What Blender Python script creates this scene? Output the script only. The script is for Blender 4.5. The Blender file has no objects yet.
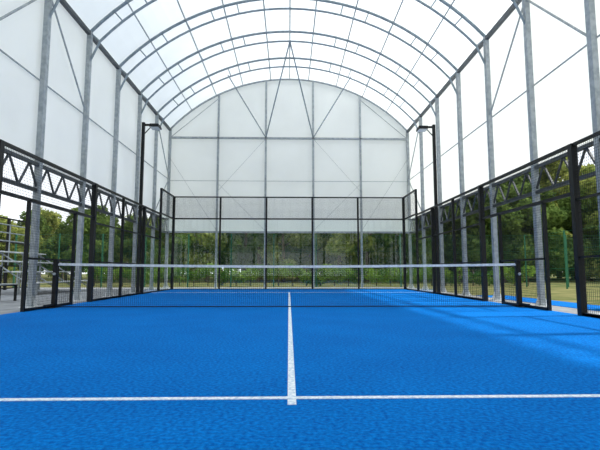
import bpy, math, random
import numpy as np
from mathutils import Vector, Matrix
random.seed(4); rng=np.random.default_rng(4)
scene=bpy.context.scene
scene.view_settings.view_transform='Standard'
scene.view_settings.look='None'
scene.view_settings.exposure=0.06

# ---------------------------------------------------------------- materials
def s2l(c):
    return tuple(((v/255)/12.92 if v/255<=0.04045 else (((v/255)+0.055)/1.055)**2.4) for v in c)+(1,)
def newmat(name):
    m=bpy.data.materials.new(name); m.use_nodes=True
    nt=m.node_tree
    for n in list(nt.nodes): nt.nodes.remove(n)
    out=nt.nodes.new('ShaderNodeOutputMaterial')
    return m,nt,out
def noise_col(nt,c1,c2,scale,detail=4,lo=0.35,hi=0.65,coord='Object',stretch=None):
    tc=nt.nodes.new('ShaderNodeTexCoord')
    no=nt.nodes.new('ShaderNodeTexNoise'); no.inputs['Scale'].default_value=scale; no.inputs['Detail'].default_value=detail
    if stretch:
        mp=nt.nodes.new('ShaderNodeMapping'); mp.inputs['Scale'].default_value=stretch
        nt.links.new(tc.outputs[coord],mp.inputs['Vector']); nt.links.new(mp.outputs[0],no.inputs['Vector'])
    else: nt.links.new(tc.outputs[coord],no.inputs['Vector'])
    r=nt.nodes.new('ShaderNodeValToRGB')
    r.color_ramp.elements[0].position=lo; r.color_ramp.elements[1].position=hi
    r.color_ramp.elements[0].color=c1; r.color_ramp.elements[1].color=c2
    nt.links.new(no.outputs['Fac'],r.inputs['Fac'])
    return r.outputs['Color'],no
def pbr(name,c1,c2=None,scale=8,rough=0.6,metal=0.0,spec=0.5,bump=0,**k):
    m,nt,out=newmat(name)
    b=nt.nodes.new('ShaderNodeBsdfPrincipled')
    b.inputs['Roughness'].default_value=rough; b.inputs['Metallic'].default_value=metal
    b.inputs['Specular IOR Level'].default_value=spec
    col,no=noise_col(nt,s2l(c1),s2l(c2 or c1),scale,**k)
    nt.links.new(col,b.inputs['Base Color'])
    if bump:
        bn=nt.nodes.new('ShaderNodeBump'); bn.inputs['Strength'].default_value=bump; bn.inputs['Distance'].default_value=0.01
        nt.links.new(no.outputs['Fac'],bn.inputs['Height']); nt.links.new(bn.outputs[0],b.inputs['Normal'])
    nt.links.new(b.outputs[0],out.inputs['Surface'])
    return m
def membrane(name,c,trans):
    m,nt,out=newmat(name)
    col,_=noise_col(nt,s2l([v-6 for v in c]),s2l(c),0.7)
    d=nt.nodes.new('ShaderNodeBsdfDiffuse'); t=nt.nodes.new('ShaderNodeBsdfTranslucent')
    nt.links.new(col,d.inputs['Color']); nt.links.new(col,t.inputs['Color'])
    mx=nt.nodes.new('ShaderNodeMixShader'); mx.inputs[0].default_value=trans
    nt.links.new(d.outputs[0],mx.inputs[1]); nt.links.new(t.outputs[0],mx.inputs[2])
    nt.links.new(mx.outputs[0],out.inputs['Surface'])
    return m
def glassmat():
    m,nt,out=newmat('tempered_glass')
    tr=nt.nodes.new('ShaderNodeBsdfTransparent'); tr.inputs['Color'].default_value=(0.95,0.975,0.97,1)
    gl=nt.nodes.new('ShaderNodeBsdfGlossy'); gl.inputs['Roughness'].default_value=0.01
    lw=nt.nodes.new('ShaderNodeLayerWeight'); lw.inputs['Blend'].default_value=0.5
    pw=nt.nodes.new('ShaderNodeMath'); pw.operation='POWER'; pw.inputs[1].default_value=4.0
    ma=nt.nodes.new('ShaderNodeMath'); ma.operation='MULTIPLY_ADD'; ma.inputs[1].default_value=0.55; ma.inputs[2].default_value=0.035
    nt.links.new(lw.outputs['Facing'],pw.inputs[0]); nt.links.new(pw.outputs[0],ma.inputs[0])
    mx=nt.nodes.new('ShaderNodeMixShader')
    nt.links.new(ma.outputs[0],mx.inputs[0]); nt.links.new(tr.outputs[0],mx.inputs[1]); nt.links.new(gl.outputs[0],mx.inputs[2])
    nt.links.new(mx.outputs[0],out.inputs['Surface'])
    return m
def leafmat(name,c1,c2):
    m,nt,out=newmat(name)
    col,_=noise_col(nt,s2l(c1),s2l(c2),1.1,detail=6,lo=0.38,hi=0.62)
    d=nt.nodes.new('ShaderNodeBsdfDiffuse'); t=nt.nodes.new('ShaderNodeBsdfTranslucent')
    nt.links.new(col,d.inputs['Color']); nt.links.new(col,t.inputs['Color'])
    mx=nt.nodes.new('ShaderNodeMixShader'); mx.inputs[0].default_value=0.4
    nt.links.new(d.outputs[0],mx.inputs[1]); nt.links.new(t.outputs[0],mx.inputs[2])
    nt.links.new(mx.outputs[0],out.inputs['Surface'])
    return m
def turf():
    m,nt,out=newmat('blue_artificial_turf')
    b=nt.nodes.new('ShaderNodeBsdfPrincipled'); b.inputs['Roughness'].default_value=0.9; b.inputs['Specular IOR Level'].default_value=0.04
    c1,n1=noise_col(nt,s2l((0,94,178)),s2l((0,112,200)),1.1,detail=6,lo=0.3,hi=0.7)
    c2,n2=noise_col(nt,s2l((0,62,140)),s2l((4,142,226)),42,detail=6,lo=0.36,hi=0.66)
    c3,n3=noise_col(nt,(0,0,0,1),(1,1,1,1),90,detail=4,lo=0.60,hi=0.72)
    mx=nt.nodes.new('ShaderNodeMixRGB'); mx.inputs[0].default_value=0.5
    nt.links.new(c1,mx.inputs[1]); nt.links.new(c2,mx.inputs[2])
    m2=nt.nodes.new('ShaderNodeMixRGB'); m2.inputs[2].default_value=s2l((70,160,225))
    mul=nt.nodes.new('ShaderNodeMath'); mul.operation='MULTIPLY'; mul.inputs[1].default_value=0.35
    nt.links.new(c3,mul.inputs[0]); nt.links.new(mul.outputs[0],m2.inputs[0]); nt.links.new(mx.outputs[0],m2.inputs[1])
    nt.links.new(m2.outputs[0],b.inputs['Base Color'])
    bn=nt.nodes.new('ShaderNodeBump'); bn.inputs['Strength'].default_value=0.5; bn.inputs['Distance'].default_value=0.010
    nt.links.new(n2.outputs['Fac'],bn.inputs['Height']); nt.links.new(bn.outputs[0],b.inputs['Normal'])
    nt.links.new(b.outputs[0],out.inputs['Surface'])
    return m
M_turf=turf()
M_line=pbr('white_line_turf',(185,205,225),(245,249,252),45,rough=0.9,spec=0.1,bump=0.3)
M_black=pbr('black_powder_coat',(10,13,15),(17,20,22),20,rough=0.5,spec=0.3)
M_wire=pbr('black_wire',(12,15,18),(22,25,28),20,rough=0.5,spec=0.3)
M_galv=pbr('galvanised_steel',(146,153,156),(172,178,181),9,rough=0.6,spec=0.3)
M_arch=pbr('arch_steel',(126,139,146),(149,160,166),9,rough=0.6,spec=0.3)
M_darksteel=pbr('dark_steel',(50,57,62),(66,74,80),9,rough=0.5)
M_roof=membrane('roof_membrane',(252,254,252),0.55)
M_wallm=membrane('wall_membrane',(251,253,252),0.52)
M_glass=glassmat()
M_pave=pbr('grey_paving',(120,122,124),(150,152,152),2.5,rough=0.9,bump=0.2)
M_grass=pbr('meadow_ground',(78,88,44),(128,122,78),0.9,rough=1.0,spec=0.1,detail=8)
M_bark=pbr('bark',(70,56,44),(108,90,70),6,rough=0.95)
M_leafA=leafmat('leaves_dark',(78,102,54),(128,150,78))
M_leafB=leafmat('leaves_light',(112,132,66),(176,180,100))
M_leafC=leafmat('hedge_leaves',(72,110,46),(142,172,70))
M_green=pbr('green_fence_paint',(28,96,66),(36,110,78),10,rough=0.5)
M_white=pbr('white_paint',(215,218,218),(235,236,236),10,rough=0.5)
M_tape=pbr('net_tape',(205,210,212),(232,235,236),20,rough=0.7)
M_lens=pbr('lamp_lens',(190,195,200),(215,220,225),20,rough=0.2)

# ---------------------------------------------------------------- mesh builder
class MB:
    def __init__(s): s.v=[]; s.f=[]; s.mi=[]; s.mats=[]
    def mat(s,m):
        if m not in s.mats: s.mats.append(m)
        return s.mats.index(m)
    def box(s,x0,x1,y0,y1,z0,z1,m):
        i=len(s.v); k=s.mat(m)
        s.v+=[(x0,y0,z0),(x1,y0,z0),(x1,y1,z0),(x0,y1,z0),(x0,y0,z1),(x1,y0,z1),(x1,y1,z1),(x0,y1,z1)]
        for q in ((0,3,2,1),(4,5,6,7),(0,1,5,4),(1,2,6,5),(2,3,7,6),(3,0,4,7)):
            s.f.append(tuple(i+a for a in q)); s.mi.append(k)
    def beam(s,a,b,r,m,n=8,r2=None,caps=True):
        a=Vector(a); b=Vector(b); d=(b-a)
        if d.length<1e-6: return
        d.normalize(); up=Vector((0,0,1)) if abs(d.z)<0.95 else Vector((0,1,0))
        u=d.cross(up).normalized(); w=u.cross(d).normalized(); i=len(s.v); k=s.mat(m)
        if r2 is None: r2=r
        off=math.pi/4 if n==4 else 0
        for p,rr in ((a,r),(b,r2)):
            for j in range(n):
                t=2*math.pi*j/n+off
                s.v.append(tuple(p+u*math.cos(t)*rr+w*math.sin(t)*rr))
        for j in range(n):
            s.f.append((i+j,i+(j+1)%n,i+n+(j+1)%n,i+n+j)); s.mi.append(k)
        if caps:
            s.f.append(tuple(i+j for j in range(n))[::-1]); s.mi.append(k)
            s.f.append(tuple(i+n+j for j in range(n))); s.mi.append(k)
    def path(s,pts,r,m,n=8):
        for a,b in zip(pts[:-1],pts[1:]): s.beam(a,b,r,m,n)
    def quad(s,pts,m):
        i=len(s.v); s.v+=[tuple(p) for p in pts]; s.f.append(tuple(range(i,i+len(pts)))); s.mi.append(s.mat(m))
    def obj(s,name,parent=None,smooth=False,bevel=0):
        me=bpy.data.meshes.new(name); me.from_pydata(s.v,[],s.f)
        for m in s.mats: me.materials.append(m)
        me.polygons.foreach_set('material_index',s.mi)
        if smooth: me.polygons.foreach_set('use_smooth',[True]*len(s.f))
        me.update()
        o=bpy.data.objects.new(name,me); scene.collection.objects.link(o)
        if parent: o.parent=parent
        if bevel:
            b=o.modifiers.new('bev','BEVEL'); b.width=bevel; b.segments=2; b.limit_method='ANGLE'
        return o
def empty(name,loc=(0,0,0)):
    e=bpy.data.objects.new(name,None); e.location=loc; scene.collection.objects.link(e); return e

# ---------------------------------------------------------------- ground & court
CY=-9.75
g=MB(); g.quad([(-150,-60,-0.06),(150,-60,-0.06),(150,160,-0.06),(-150,160,-0.06)],M_grass); g.obj('ground')
g=MB(); g.box(-16,5.95,-14,13.0,-0.055,-0.014,M_pave); g.obj('paving')
g=MB(); g.box(-5.06,5.06,-10.06,10.06,-0.05,0.0,M_turf); g.obj('floor')
g=MB(); g.box(6.0,7.0,-0.4,5.0,-0.055,-0.01,M_turf); g.obj('blue_walkway')
g=MB()
lz=0.004; LX=4.94
g.box(-LX,LX,-6.975,-6.925,0.0005,lz,M_line)
g.box(-LX,LX,6.925,6.975,0.0005,lz,M_line)
g.box(-0.025,0.025,-7.09,-6.976,0.0005,lz,M_line)
g.box(-0.025,0.025,-6.924,6.924,0.0005,lz,M_line)
g.box(-0.025,0.025,6.976,7.09,0.0005,lz,M_line)
g.obj('court_line_marking')

# ---------------------------------------------------------------- net
net=empty('padel_net')
def ntop(x): return 0.88+0.05*(abs(x)/4.95)**1.6
NX=4.88
N=40; xs=[-NX+2*NX*i/N for i in range(N+1)]
g=MB()
for a,b in zip(xs[:-1],xs[1:]):
    for yy in (-0.012,0.012):
        g.quad([(a,yy,ntop(a)-0.052),(b,yy,ntop(b)-0.052),(b,yy,ntop(b)),(a,yy,ntop(a))],M_tape)
    g.quad([(a,-0.012,ntop(a)),(b,-0.012,ntop(b)),(b,0.012,ntop(b)),(a,0.012,ntop(a))],M_tape)
g.obj('top_tape',net)
g=MB()
x=-NX
while x<=NX:
    g.beam((x,0,0.03),(x,0,ntop(x)-0.05),0.0022,M_wire,4,caps=False); x+=0.042
z=0.03
while z<0.86:
    for a,b in zip(xs[:-1],xs[1:]):
        k=(z-0.03)/0.82
        g.beam((a,0,0.03+k*(ntop(a)-0.08)),(b,0,0.03+k*(ntop(b)-0.08)),0.0022,M_wire,4,caps=False)
    z+=0.042
g.box(-NX,NX,-0.005,0.005,0.012,0.028,M_wire)
g.obj('netting',net)
for i,sx in enumerate((-1,1)):
    g=MB(); X=sx*4.90
    g.box(X-0.045,X+0.045,-0.05,0.05,0.012,1.0,M_black)
    g.box(X-0.06,X+0.06,-0.14,0.14,0.001,0.014,M_black)
    g.beam((X-sx*0.06,0,0.93),(X,0,0.93),0.02,M_black,8)
    g.beam((X,-0.08,0.7),(X,0.08,0.7),0.03,M_galv,10)
    g.box(X-0.02,X+0.02,-0.4,-0.05,0.05,0.09,M_black)
    g.obj('post_%d'%(i+1),net,bevel=0.006)

# ---------------------------------------------------------------- court enclosure
enc=empty('padel_court_enclosure')
P=MB(); W=MB(); G=MB()
def post(x,y,z1,w=0.05,z0=0.0): P.box(x-w,x+w,y-w,y+w,z0,z1,M_black)
def rail(x0,x1,y0,y1,z,h=0.04,t=0.03):
    if x0==x1: P.box(x0-t,x0+t,y0,y1,z-h/2,z+h/2,M_black)
    else: P.box(x0,x1,y0-t,y0+t,z-h/2,z+h/2,M_black)
def wiremesh(fix,axis,a0,a1,z0,z1,sp=0.05,r=0.0024):
    n=int(round((a1-a0)/sp)); m=int(round((z1-z0)/sp))
    for i in range(n+1):
        a=a0+(a1-a0)*i/n
        if axis=='y': W.beam((fix,a,z0),(fix,a,z1),r,M_wire,4,caps=False)
        else: W.beam((a,fix,z0),(a,fix,z1),r,M_wire,4,caps=False)
    for j in range(m+1):
        z=z0+(z1-z0)*j/m
        if axis=='y': W.beam((fix,a0,z),(fix,a1,z),r,M_wire,4,caps=False)
        else: W.beam((a0,fix,z),(a1,fix,z),r,M_wire,4,caps=False)
for yy in (10.0,-10.0):
    for x in (-3,-1,1,3): post(x,yy+(0.05 if yy>0 else -0.05),4.0,0.035)
    for a in range(-5,5,2):
        G.box(a+0.045,a+1.955,yy-0.006,yy+0.006,0.03,2.99,M_glass)
    rail(-5,5,yy,yy,3.03,0.06); rail(-5,5,yy,yy,3.98,0.05); rail(-5,5,yy,yy,0.015,0.03)
    wiremesh(yy,'x',-5,5,3.06,3.96,r=0.0034)
for sx in (-5.0,5.0):
    for sy in (1,-1):
        post(sx,10.0*sy,4.0); post(sx,8.0*sy,4.0,0.04); post(sx,6.0*sy,3.0,0.05); post(sx,4*sy,3.0,0.035)
        post(sx,1.95*sy,3.0,0.055); post(sx,0.95*sy,2.12,0.03)
        a,b=sorted((8.05*sy,9.95*sy)); G.box(sx-0.006,sx+0.006,a,b,0.03,2.99,M_glass); wiremesh(sx,'y',a,b,3.05,3.96)
        rail(sx,sx,a,b,3.98,0.05); rail(sx,sx,a,b,3.02,0.05); 
        a,b=sorted((6.05*sy,7.95*sy)); G.box(sx-0.006,sx+0.006,a,b,0.03,1.98,M_glass); wiremesh(sx,'y',a,b,2.03,2.97)
        rail(sx,sx,a,b,2.0,0.05); rail(sx,sx,a,b,2.98,0.05)
        for q0,q1 in ((4.03,5.95),(2.01,3.97)):
            a,b=sorted((q0*sy,q1*sy)); wiremesh(sx,'y',a,b,0.05,2.97)
            rail(sx,sx,a,b,2.98,0.05); rail(sx,sx,a,b,2.0,0.035); rail(sx,sx,a,b,1.0,0.035); rail(sx,sx,a,b,0.03,0.05)
        a,b=sorted((1.98*sy,9.98*sy)); rail(sx,sx,a,b,0.02,0.04)
    wiremesh(sx,'y',-1.9,1.9,2.15,2.97)
    rail(sx,sx,-1.95,1.95,2.98,0.06); rail(sx,sx,-1.95,1.95,2.12,0.06)
    wiremesh(sx,'y',-0.92,0.92,0.05,2.08); rail(sx,sx,-0.95,0.95,1.0,0.04); rail(sx,sx,-0.95,0.95,0.03,0.05)
P.obj('frame_posts',enc); W.obj('wire_mesh',enc); G.obj('glass_panels',enc)

# ---------------------------------------------------------------- floodlights
for sx in (-1,1):
    for yy in (5.95,-5.95):
        e=empty('floodlight_pole')
        g=MB(); X=sx*5.12
        g.box(X-0.05,X+0.05,yy-0.05,yy+0.05,0.0,5.95,M_black)
        g.box(X-0.06,X+0.12,yy-0.12,yy+0.12,-0.01,0.015,M_black) if sx>0 else g.box(X-0.12,X+0.06,yy-0.12,yy+0.12,-0.01,0.015,M_black)
        g.box(min(X,X-sx*0.5),max(X,X-sx*0.5),yy-0.03,yy+0.03,5.83,5.90,M_black)
        g.beam((X,yy,5.5),(X-sx*0.3,yy,5.84),0.02,M_black,6)
        g.obj('pole',e,bevel=0.006)
        g=MB(); c=X-sx*0.42
        g.box(c-0.16,c+0.16,yy-0.2,yy+0.2,5.75,5.82,M_black)
        for j in range(8):
            g.box(c-0.15,c+0.15,yy-0.19+j*0.05,yy-0.18+j*0.05,5.82,5.86,M_black)
        g.box(c-0.14,c+0.14,yy-0.18,yy+0.18,5.742,5.752,M_lens)
        g.obj('lamp_head',e)

# ---------------------------------------------------------------- steel hall
HW=5.52; EZ=7.32; RISE=2.46; SP=2.15
def arch_pts(off=0.0,n=28,hw=HW):
    R=(HW*HW+RISE*RISE)/(2*RISE); cz=EZ+RISE-R; th=math.asin(HW/R)
    return [((R+off)*math.sin(-th+2*th*i/n), cz+(R+off)*math.cos(-th+2*th*i/n)) for i in range(n+1)]
frames=[11.0-SP*k for k in range(0,12)]
hall=empty('canopy_steel_frame')
C=MB(); A=MB(); B=MB(); T=MB()
top=arch_pts(0.0); bot=arch_pts(-0.38)
PZ=-0.012
for k,y in enumerate(frames):
    for sx in (-1,1):
        C.box(sx*HW-0.055,sx*HW+0.055,y-0.065,y+0.065,PZ,EZ+0.02,M_galv)
        C.box(sx*HW-0.16,sx*HW+0.16,y-0.16,y+0.16,PZ,0.012,M_white)
        for q in (-0.11,0.11):
            C.beam((sx*HW+q,y-0.11,0.0),(sx*HW+q,y-0.11,0.05),0.016,M_galv,6)
        for q in (-1,1):
            for dy in (-0.008,0.008):
                C.quad([(sx*HW+q*0.055,y+dy,0.25),(sx*HW+q*0.15,y+dy,0.012),(sx*HW+q*0.055,y+dy,0.012)],M_white)
    A.path([(p[0],y,p[1]) for p in top],0.045,M_arch if k else M_galv,8)
    if k:
        A.path([(p[0],y,p[1]) for p in bot],0.035,M_arch,8)
        for i in range(0,29,2):
            A.beam((top[i][0],y,top[i][1]),(bot[i][0],y,bot[i][1]),0.022,M_arch,6)
        for sx,i in ((-1,0),(1,28)):
            A.beam((bot[i][0],y,bot[i][1]),(sx*HW,y,EZ-0.9),0.03,M_arch,6)
y0,y1=frames[-1],frames[0]
for i in (0,3,6,9,12,14,16,19,22,25,28):
    A.beam((top[i][0],y0,top[i][1]),(top[i][0],y1,top[i][1]),0.024,M_galv,6)
for sx in (-1,1):
    A.box(sx*HW-0.05,sx*HW+0.05,y0,y1,EZ-0.1,EZ,M_darksteel)
    T.box(sx*HW-0.04,sx*HW+0.04,y0,y1,3.04,3.11,M_darksteel)
    T.box(sx*HW-0.04,sx*HW+0.04,y0,y1,2.48,2.55,M_darksteel)
    for a in frames[:-1]:
        for j in range(3):
            s=SP/3; ya=a-j*s
            T.beam((sx*HW,ya,2.52),(sx*HW,ya-s/2,3.06),0.026,M_darksteel,4)
            T.beam((sx*HW,ya-s/2,3.06),(sx*HW,ya-s,2.52),0.026,M_darksteel,4)
    B.beam((sx*(HW+0.07),y0,5.0),(sx*(HW+0.07),y1,5.0),0.018,M_galv,6)
    f=frames
    for a,za,b,zb in ((f[5],EZ-0.2,f[4],5.0),(f[5],EZ-0.2,f[6],5.0),
                      (f[1],EZ-0.2,f[0],5.0),(f[0],5.0,f[1],3.1),(f[9],EZ-0.2,f[8],5.0),(f[9],EZ-0.2,f[10],5.0)):
        B.beam((sx*HW,a,za),(sx*HW,b,zb),0.024,M_galv,6)
gy=frames[0]
R=(HW*HW+RISE*RISE)/(2*RISE); cz=EZ+RISE-R
gx=[-3.3,-1.1,1.1,3.3]
for x in gx:
    C.box(x-0.045,x+0.045,gy-0.05,gy+0.05,PZ,cz+math.sqrt(R*R-x*x),M_galv)
    C.box(x-0.14,x+0.14,gy-0.14,gy+0.14,PZ,0.012,M_white)
    C.box(x-0.045,x+0.045,y0-0.05,y0+0.05,PZ,cz+math.sqrt(R*R-x*x),M_galv)
B.box(-HW,HW,gy-0.05,gy+0.05,6.88,6.96,M_galv)
B.box(-HW,HW,gy-0.04,gy+0.04,2.5,2.58,M_galv)
B.beam((-HW,gy,4.9),(HW,gy,4.9),0.012,M_galv,6)
for s in (-1,1):
    B.beam((s*1.1,gy,6.95),(0,frames[2],bot[14][1]),0.028,M_arch,6)
    i=14+s*6
    B.beam((s*1.1,gy,6.95),(top[i][0],frames[1],top[i][1]-0.3),0.024,M_arch,6)
    B.beam((s*1.1,gy-0.03,6.9),(s*3.3,gy-0.03,4.4),0.006,M_galv,6)
    B.beam((s*HW,gy-0.03,6.9),(s*3.3,gy-0.03,8.8),0.016,M_galv,6)
    B.beam((s*HW,gy-0.03,6.0),(s*3.3,gy-0.03,2.6),0.006,M_galv,6)
    B.beam((s*3.3,gy-0.03,4.8),(s*1.1,gy-0.03,2.6),0.006,M_galv,6)
C.obj('columns',hall); A.obj('arches',hall,smooth=False); B.obj('bracing',hall); T.obj('lattice_truss',hall)
rp=arch_pts(0.09,40)
g=MB()
ys=[y0-0.2]+frames[::-1][1:-1]+[y1+0.15]
for ya,yb in zip(ys[:-1],ys[1:]):
    for a,b in zip(rp[:-1],rp[1:]):
        g.quad([(a[0],ya,a[1]),(b[0],ya,b[1]),(b[0],yb,b[1]),(a[0],yb,a[1])],M_roof)
g.obj('ceiling')
for nm,sx in (('wall_left',-1),('wall_right',1)):
    g=MB()
    for ya,yb in zip(ys[:-1],ys[1:]):
        X=sx*(HW+0.12)
        g.quad([(X,ya,3.1),(X,yb,3.1),(X,yb,EZ+0.05),(X,ya,EZ+0.05)],M_wallm)
        g.beam((X,ya,3.1),(X,yb,3.1),0.015,M_white,6)
    g.obj(nm)
for nm,yy in (('wall_back',gy+0.12),('added_front_shade_wall',y0-0.15)):  # front membrane is unseen behind the camera, added to darken the foreground turf
    g=MB(); X=HW+0.12
    poly=[(-X,yy,2.52),(X,yy,2.52),(X,yy,EZ)]+[(a[0],yy,a[1]) for a in rp[::-1]]+[(-X,yy,EZ)]
    g.quad(poly,M_wallm); g.obj(nm)

# ---------------------------------------------------------------- outside: green fence
fe=empty('green_wire_fence'); g=MB()
for x in np.arange(-14,24,2.2):
    g.box(x-0.03,x+0.03,13.97,14.03,-0.05,2.7,M_green)
for z in (0.1,0.9,1.8,2.65): g.beam((-14,14,z),(23.5,14,z),0.008,M_green,4)
for y in np.arange(-6,14,2.5):
    g.box(12.97,13.03,y-0.03,y+0.03,-0.05,2.7,M_green)
for z in (0.1,0.9,1.8,2.65): g.beam((13,-6,z),(13,14,z),0.008,M_green,4)
g.obj('posts_and_rails',fe)
g=MB()
for x in np.arange(-14,23.5,0.1): g.beam((x,14,0.1),(x,14,2.65),0.0025,M_green,3,caps=False)
for z in np.arange(0.2,2.6,0.1): g.beam((-14,14,z),(23.5,14,z),0.0025,M_green,3,caps=False)
g.obj('mesh',fe)

# ---------------------------------------------------------------- vegetation
def leaf_arrays(centres,radii,count,size):
    w=np.array([r**2 for r in radii]); w/=w.sum()
    idx=rng.choice(len(centres),count,p=w)
    c=np.array(centres)[idx]; r=np.array(radii)[idx]
    d=rng.normal(size=(count,3)); d/=np.linalg.norm(d,axis=1)[:,None]
    rad=rng.uniform(0.55,1.05,count)
    p=c+d*(r*rad)[:,None]*np.array([1,1,0.75])
    u=rng.normal(size=(count,3)); u/=np.linalg.norm(u,axis=1)[:,None]
    v=np.cross(u,rng.normal(size=(count,3))); v/=np.linalg.norm(v,axis=1)[:,None]
    s=rng.uniform(0.6,1.3,count)*size
    u*=s[:,None]; v*=(s*0.6)[:,None]
    return p,u,v
def add_leaves(mb,p,u,v,m):
    k=mb.mat(m)
    base=len(mb.v)
    q=np.stack([p-u,p-v,p+u,p+v],1).reshape(-1,3)
    mb.v+= [tuple(a) for a in q.tolist()]
    n=len(p)
    mb.f+=[(base+4*i,base+4*i+1,base+4*i+2,base+4*i+3) for i in range(n)]; mb.mi+=[k]*n
def tree_mesh(name,h,spread,low,leaf,count,size):
    mb=MB(); top=Vector((random.uniform(-.3,.3),random.uniform(-.3,.3),h*0.85))
    pts=[Vector((0,0,-0.1)),Vector((0.05,0.03,h*0.3)),Vector((0.15,-0.05,h*0.6)),top]
    rr=[0.2,0.15,0.1,0.04]
    for i in range(3): mb.beam(pts[i],pts[i+1],rr[i],M_bark,8,r2=rr[i+1])
    cs=[];rs=[]
    for i in range(20):
        t=random.uniform(low,0.95); z=h*t
        wd=spread*math.sin(math.pi*min(1,(t-low)/(1-low)*0.75+0.2))
        a=random.uniform(0,6.28); d=wd*random.uniform(0.3,0.9)
        c=Vector((math.cos(a)*d,math.sin(a)*d,z)); 
        st=Vector((0,0,max(z-0.8,h*0.2)))
        mb.beam(st,c,0.06,M_bark,5,r2=0.02)
        cs.append(tuple(c)); rs.append(random.uniform(0.3,0.52)*spread)
    p,u,v=leaf_arrays(cs,rs,count,size); add_leaves(mb,p,u,v,leaf)
    o=mb.obj(name); me=o.data; bpy.data.objects.remove(o); return me
TM=[tree_mesh('tree_a',8.5,2.6,0.2,M_leafA,9000,0.18),
    tree_mesh('tree_b',9.5,2.8,0.13,M_leafB,9000,0.19),
    tree_mesh('tree_c',7.5,2.4,0.1,M_leafB,8500,0.17),
    tree_mesh('tree_d',10,2.6,0.26,M_leafA,8500,0.19)]
def put_tree(x,y,k,s):
    o=bpy.data.objects.new('tree',TM[k]); o.location=(x,y,0); o.rotation_euler=(0,0,random.uniform(0,6.28))
    o.scale=(s,s,s*random.uniform(0.9,1.1)); scene.collection.objects.link(o)
for row,(y,sp) in enumerate(((27,3.4),(33,3.3),(40,3.4),(47,3.6))):
    x=-44
    while x<62:
        sc=0.60 if x<-8 else (0.88 if x<6 else 1.12)
        put_tree(x+random.uniform(-1,1),y+random.uniform(-2,2),random.randrange(4),sc*random.uniform(0.85,1.15)*(1+0.1*row)); x+=sp
for y in np.arange(-4,24,3.6):
    put_tree(34+random.uniform(-2,2),y,random.randrange(4),random.uniform(0.95,1.2))
    put_tree(42+random.uniform(-2,2),y,random.randrange(4),random.uniform(1.0,1.3))
for y in np.arange(2,24,3.4):
    put_tree(-30+random.uniform(-2,2),y,random.randrange(4),random.uniform(0.55,0.7))
mb=MB(); cs=[];rs=[]
for x in np.arange(-11,14,0.55):
    cs.append((x,16.5+random.uniform(-.2,.2),random.uniform(0.35,0.85))); rs.append(random.uniform(0.4,0.6))
p,u,v=leaf_arrays(cs,rs,14000,0.07); add_leaves(mb,p,u,v,M_leafC)
for x in np.arange(-11,14,0.8): mb.beam((x,16.5,-0.06),(x,16.5,0.9),0.03,M_bark,5)
mb.obj('hedge')
mb=MB(); cs=[];rs=[]
for x in np.arange(-60,76,1.0):
    cs.append((x,60+random.uniform(-1,1),random.uniform(0.6,6.0))); rs.append(random.uniform(1.8,2.8))
p,u,v=leaf_arrays(cs,rs,42000,0.30); add_leaves(mb,p,u,v,M_leafA)
for x in np.arange(-60,76,2.4): mb.beam((x,60,-0.06),(x,60,2.6),0.06,M_bark,5)
mb.obj('shrub_belt')

# ---------------------------------------------------------------- left side objects
def bleacher(x,y,rz):
    e=empty('spectator_bleacher',(x,y,-0.012)); e.rotation_euler=(0,0,rz); g=MB()
    for i in range(4):
        z=0.42+0.36*i; yy=0.65*i
        g.box(-2,2,yy,yy+0.3,z-0.04,z,M_white)
        if i: g.box(-2,2,yy-0.33,yy-0.02,z-0.40,z-0.37,M_galv)
    for xx in (-1.9,-0.65,0.65,1.9):
        for i in range(4):
            z=0.42+0.36*i; g.beam((xx,0.65*i+0.15,0),(xx,0.65*i+0.15,z-0.04),0.025,M_galv,6)
        g.beam((xx,0,0.1),(xx,2.2,1.45),0.025,M_galv,6)
    for xx in (-2,-1,0,1,2): g.beam((xx,2.28,1.0),(xx,2.28,2.5),0.022,M_galv,6)
    for z in (1.9,2.2,2.5): g.beam((-2,2.28,z),(2,2.28,z),0.022,M_galv,6)
    g.obj('frame_and_seats',e)
bleacher(-8.2,7.6,math.radians(90))
def bench(x,y,rz):
    e=empty('park_bench',(x,y,-0.012)); e.rotation_euler=(0,0,rz); g=MB()
    for j in range(4): g.box(-0.8,0.8,-0.2+j*0.11,-0.11+j*0.11,0.42,0.45,M_galv)
    for j in range(3): g.box(-0.8,0.8,0.25,0.28,0.55+j*0.12,0.64+j*0.12,M_galv)
    for xx in (-0.7,0.7):
        g.box(xx-0.025,xx+0.025,-0.2,-0.15,0,0.42,M_black); g.box(xx-0.025,xx+0.025,0.22,0.26,0,0.9,M_black)
        g.box(xx-0.025,xx+0.025,-0.2,0.25,0.38,0.42,M_black)
    g.obj('slats_and_legs',e)
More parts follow.
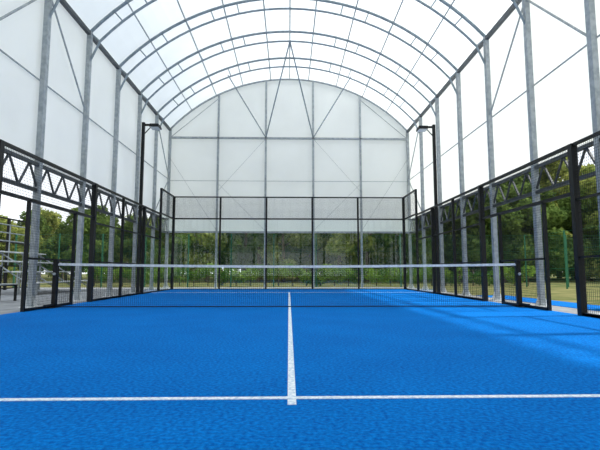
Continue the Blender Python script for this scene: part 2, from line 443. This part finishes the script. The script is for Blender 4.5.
bench(-7.4,1.9,math.radians(90))
fe=empty('neighbouring_court_fence'); g=MB()
for y in np.arange(-6,12.1,2): g.box(-12.05,-11.95,y-0.05,y+0.05,-0.012,3.0,M_black)
for z in (0.05,1.0,2.0,3.0): g.box(-12.03,-11.97,-6,12,z-0.03,z+0.03,M_black)
g.obj('frame',fe)
g=MB()
for y in np.arange(-6,12,0.1): g.beam((-12,y,0.05),(-12,y,3.0),0.004,M_wire,4,caps=False)
for z in np.arange(0.1,3,0.1): g.beam((-12,-6,z),(-12,12,z),0.004,M_wire,4,caps=False)
g.obj('mesh',fe)

# ---------------------------------------------------------------- world, sun
w=bpy.data.worlds.new('sky'); scene.world=w; w.use_nodes=True; nt=w.node_tree
bg=nt.nodes['Background']; tc=nt.nodes.new('ShaderNodeTexCoord'); sp=nt.nodes.new('ShaderNodeSeparateXYZ')
nt.links.new(tc.outputs['Generated'],sp.inputs[0])
r=nt.nodes.new('ShaderNodeValToRGB'); r.color_ramp.elements[0].position=0.0; r.color_ramp.elements[0].color=(0.88,0.91,0.94,1)
r.color_ramp.elements[1].position=0.7; r.color_ramp.elements[1].color=(0.80,0.89,1.0,1)
nt.links.new(sp.outputs['Z'],r.inputs['Fac']); nt.links.new(r.outputs[0],bg.inputs['Color']); bg.inputs['Strength'].default_value=1.45
sd=bpy.data.lights.new('sun','SUN'); sd.energy=4.8; sd.angle=math.radians(3.0); sd.color=(1,0.97,0.92)
so=bpy.data.objects.new('sun',sd); scene.collection.objects.link(so); so.location=(20,5,20)
dirn=Vector((1.0,0.10,0.95)).normalized()
so.rotation_euler=dirn.to_track_quat('Z','Y').to_euler()

# ---------------------------------------------------------------- camera
cd=bpy.data.cameras.new('camera'); cam=bpy.data.objects.new('camera',cd); scene.collection.objects.link(cam)
cd.sensor_width=36; cd.lens=457/600*36; cd.clip_start=0.02; cd.clip_end=500
cam.location=(-0.02,CY,0.745)
cam.rotation_euler=(math.radians(90+5.85),0,math.radians(-1.4))
scene.camera=cam
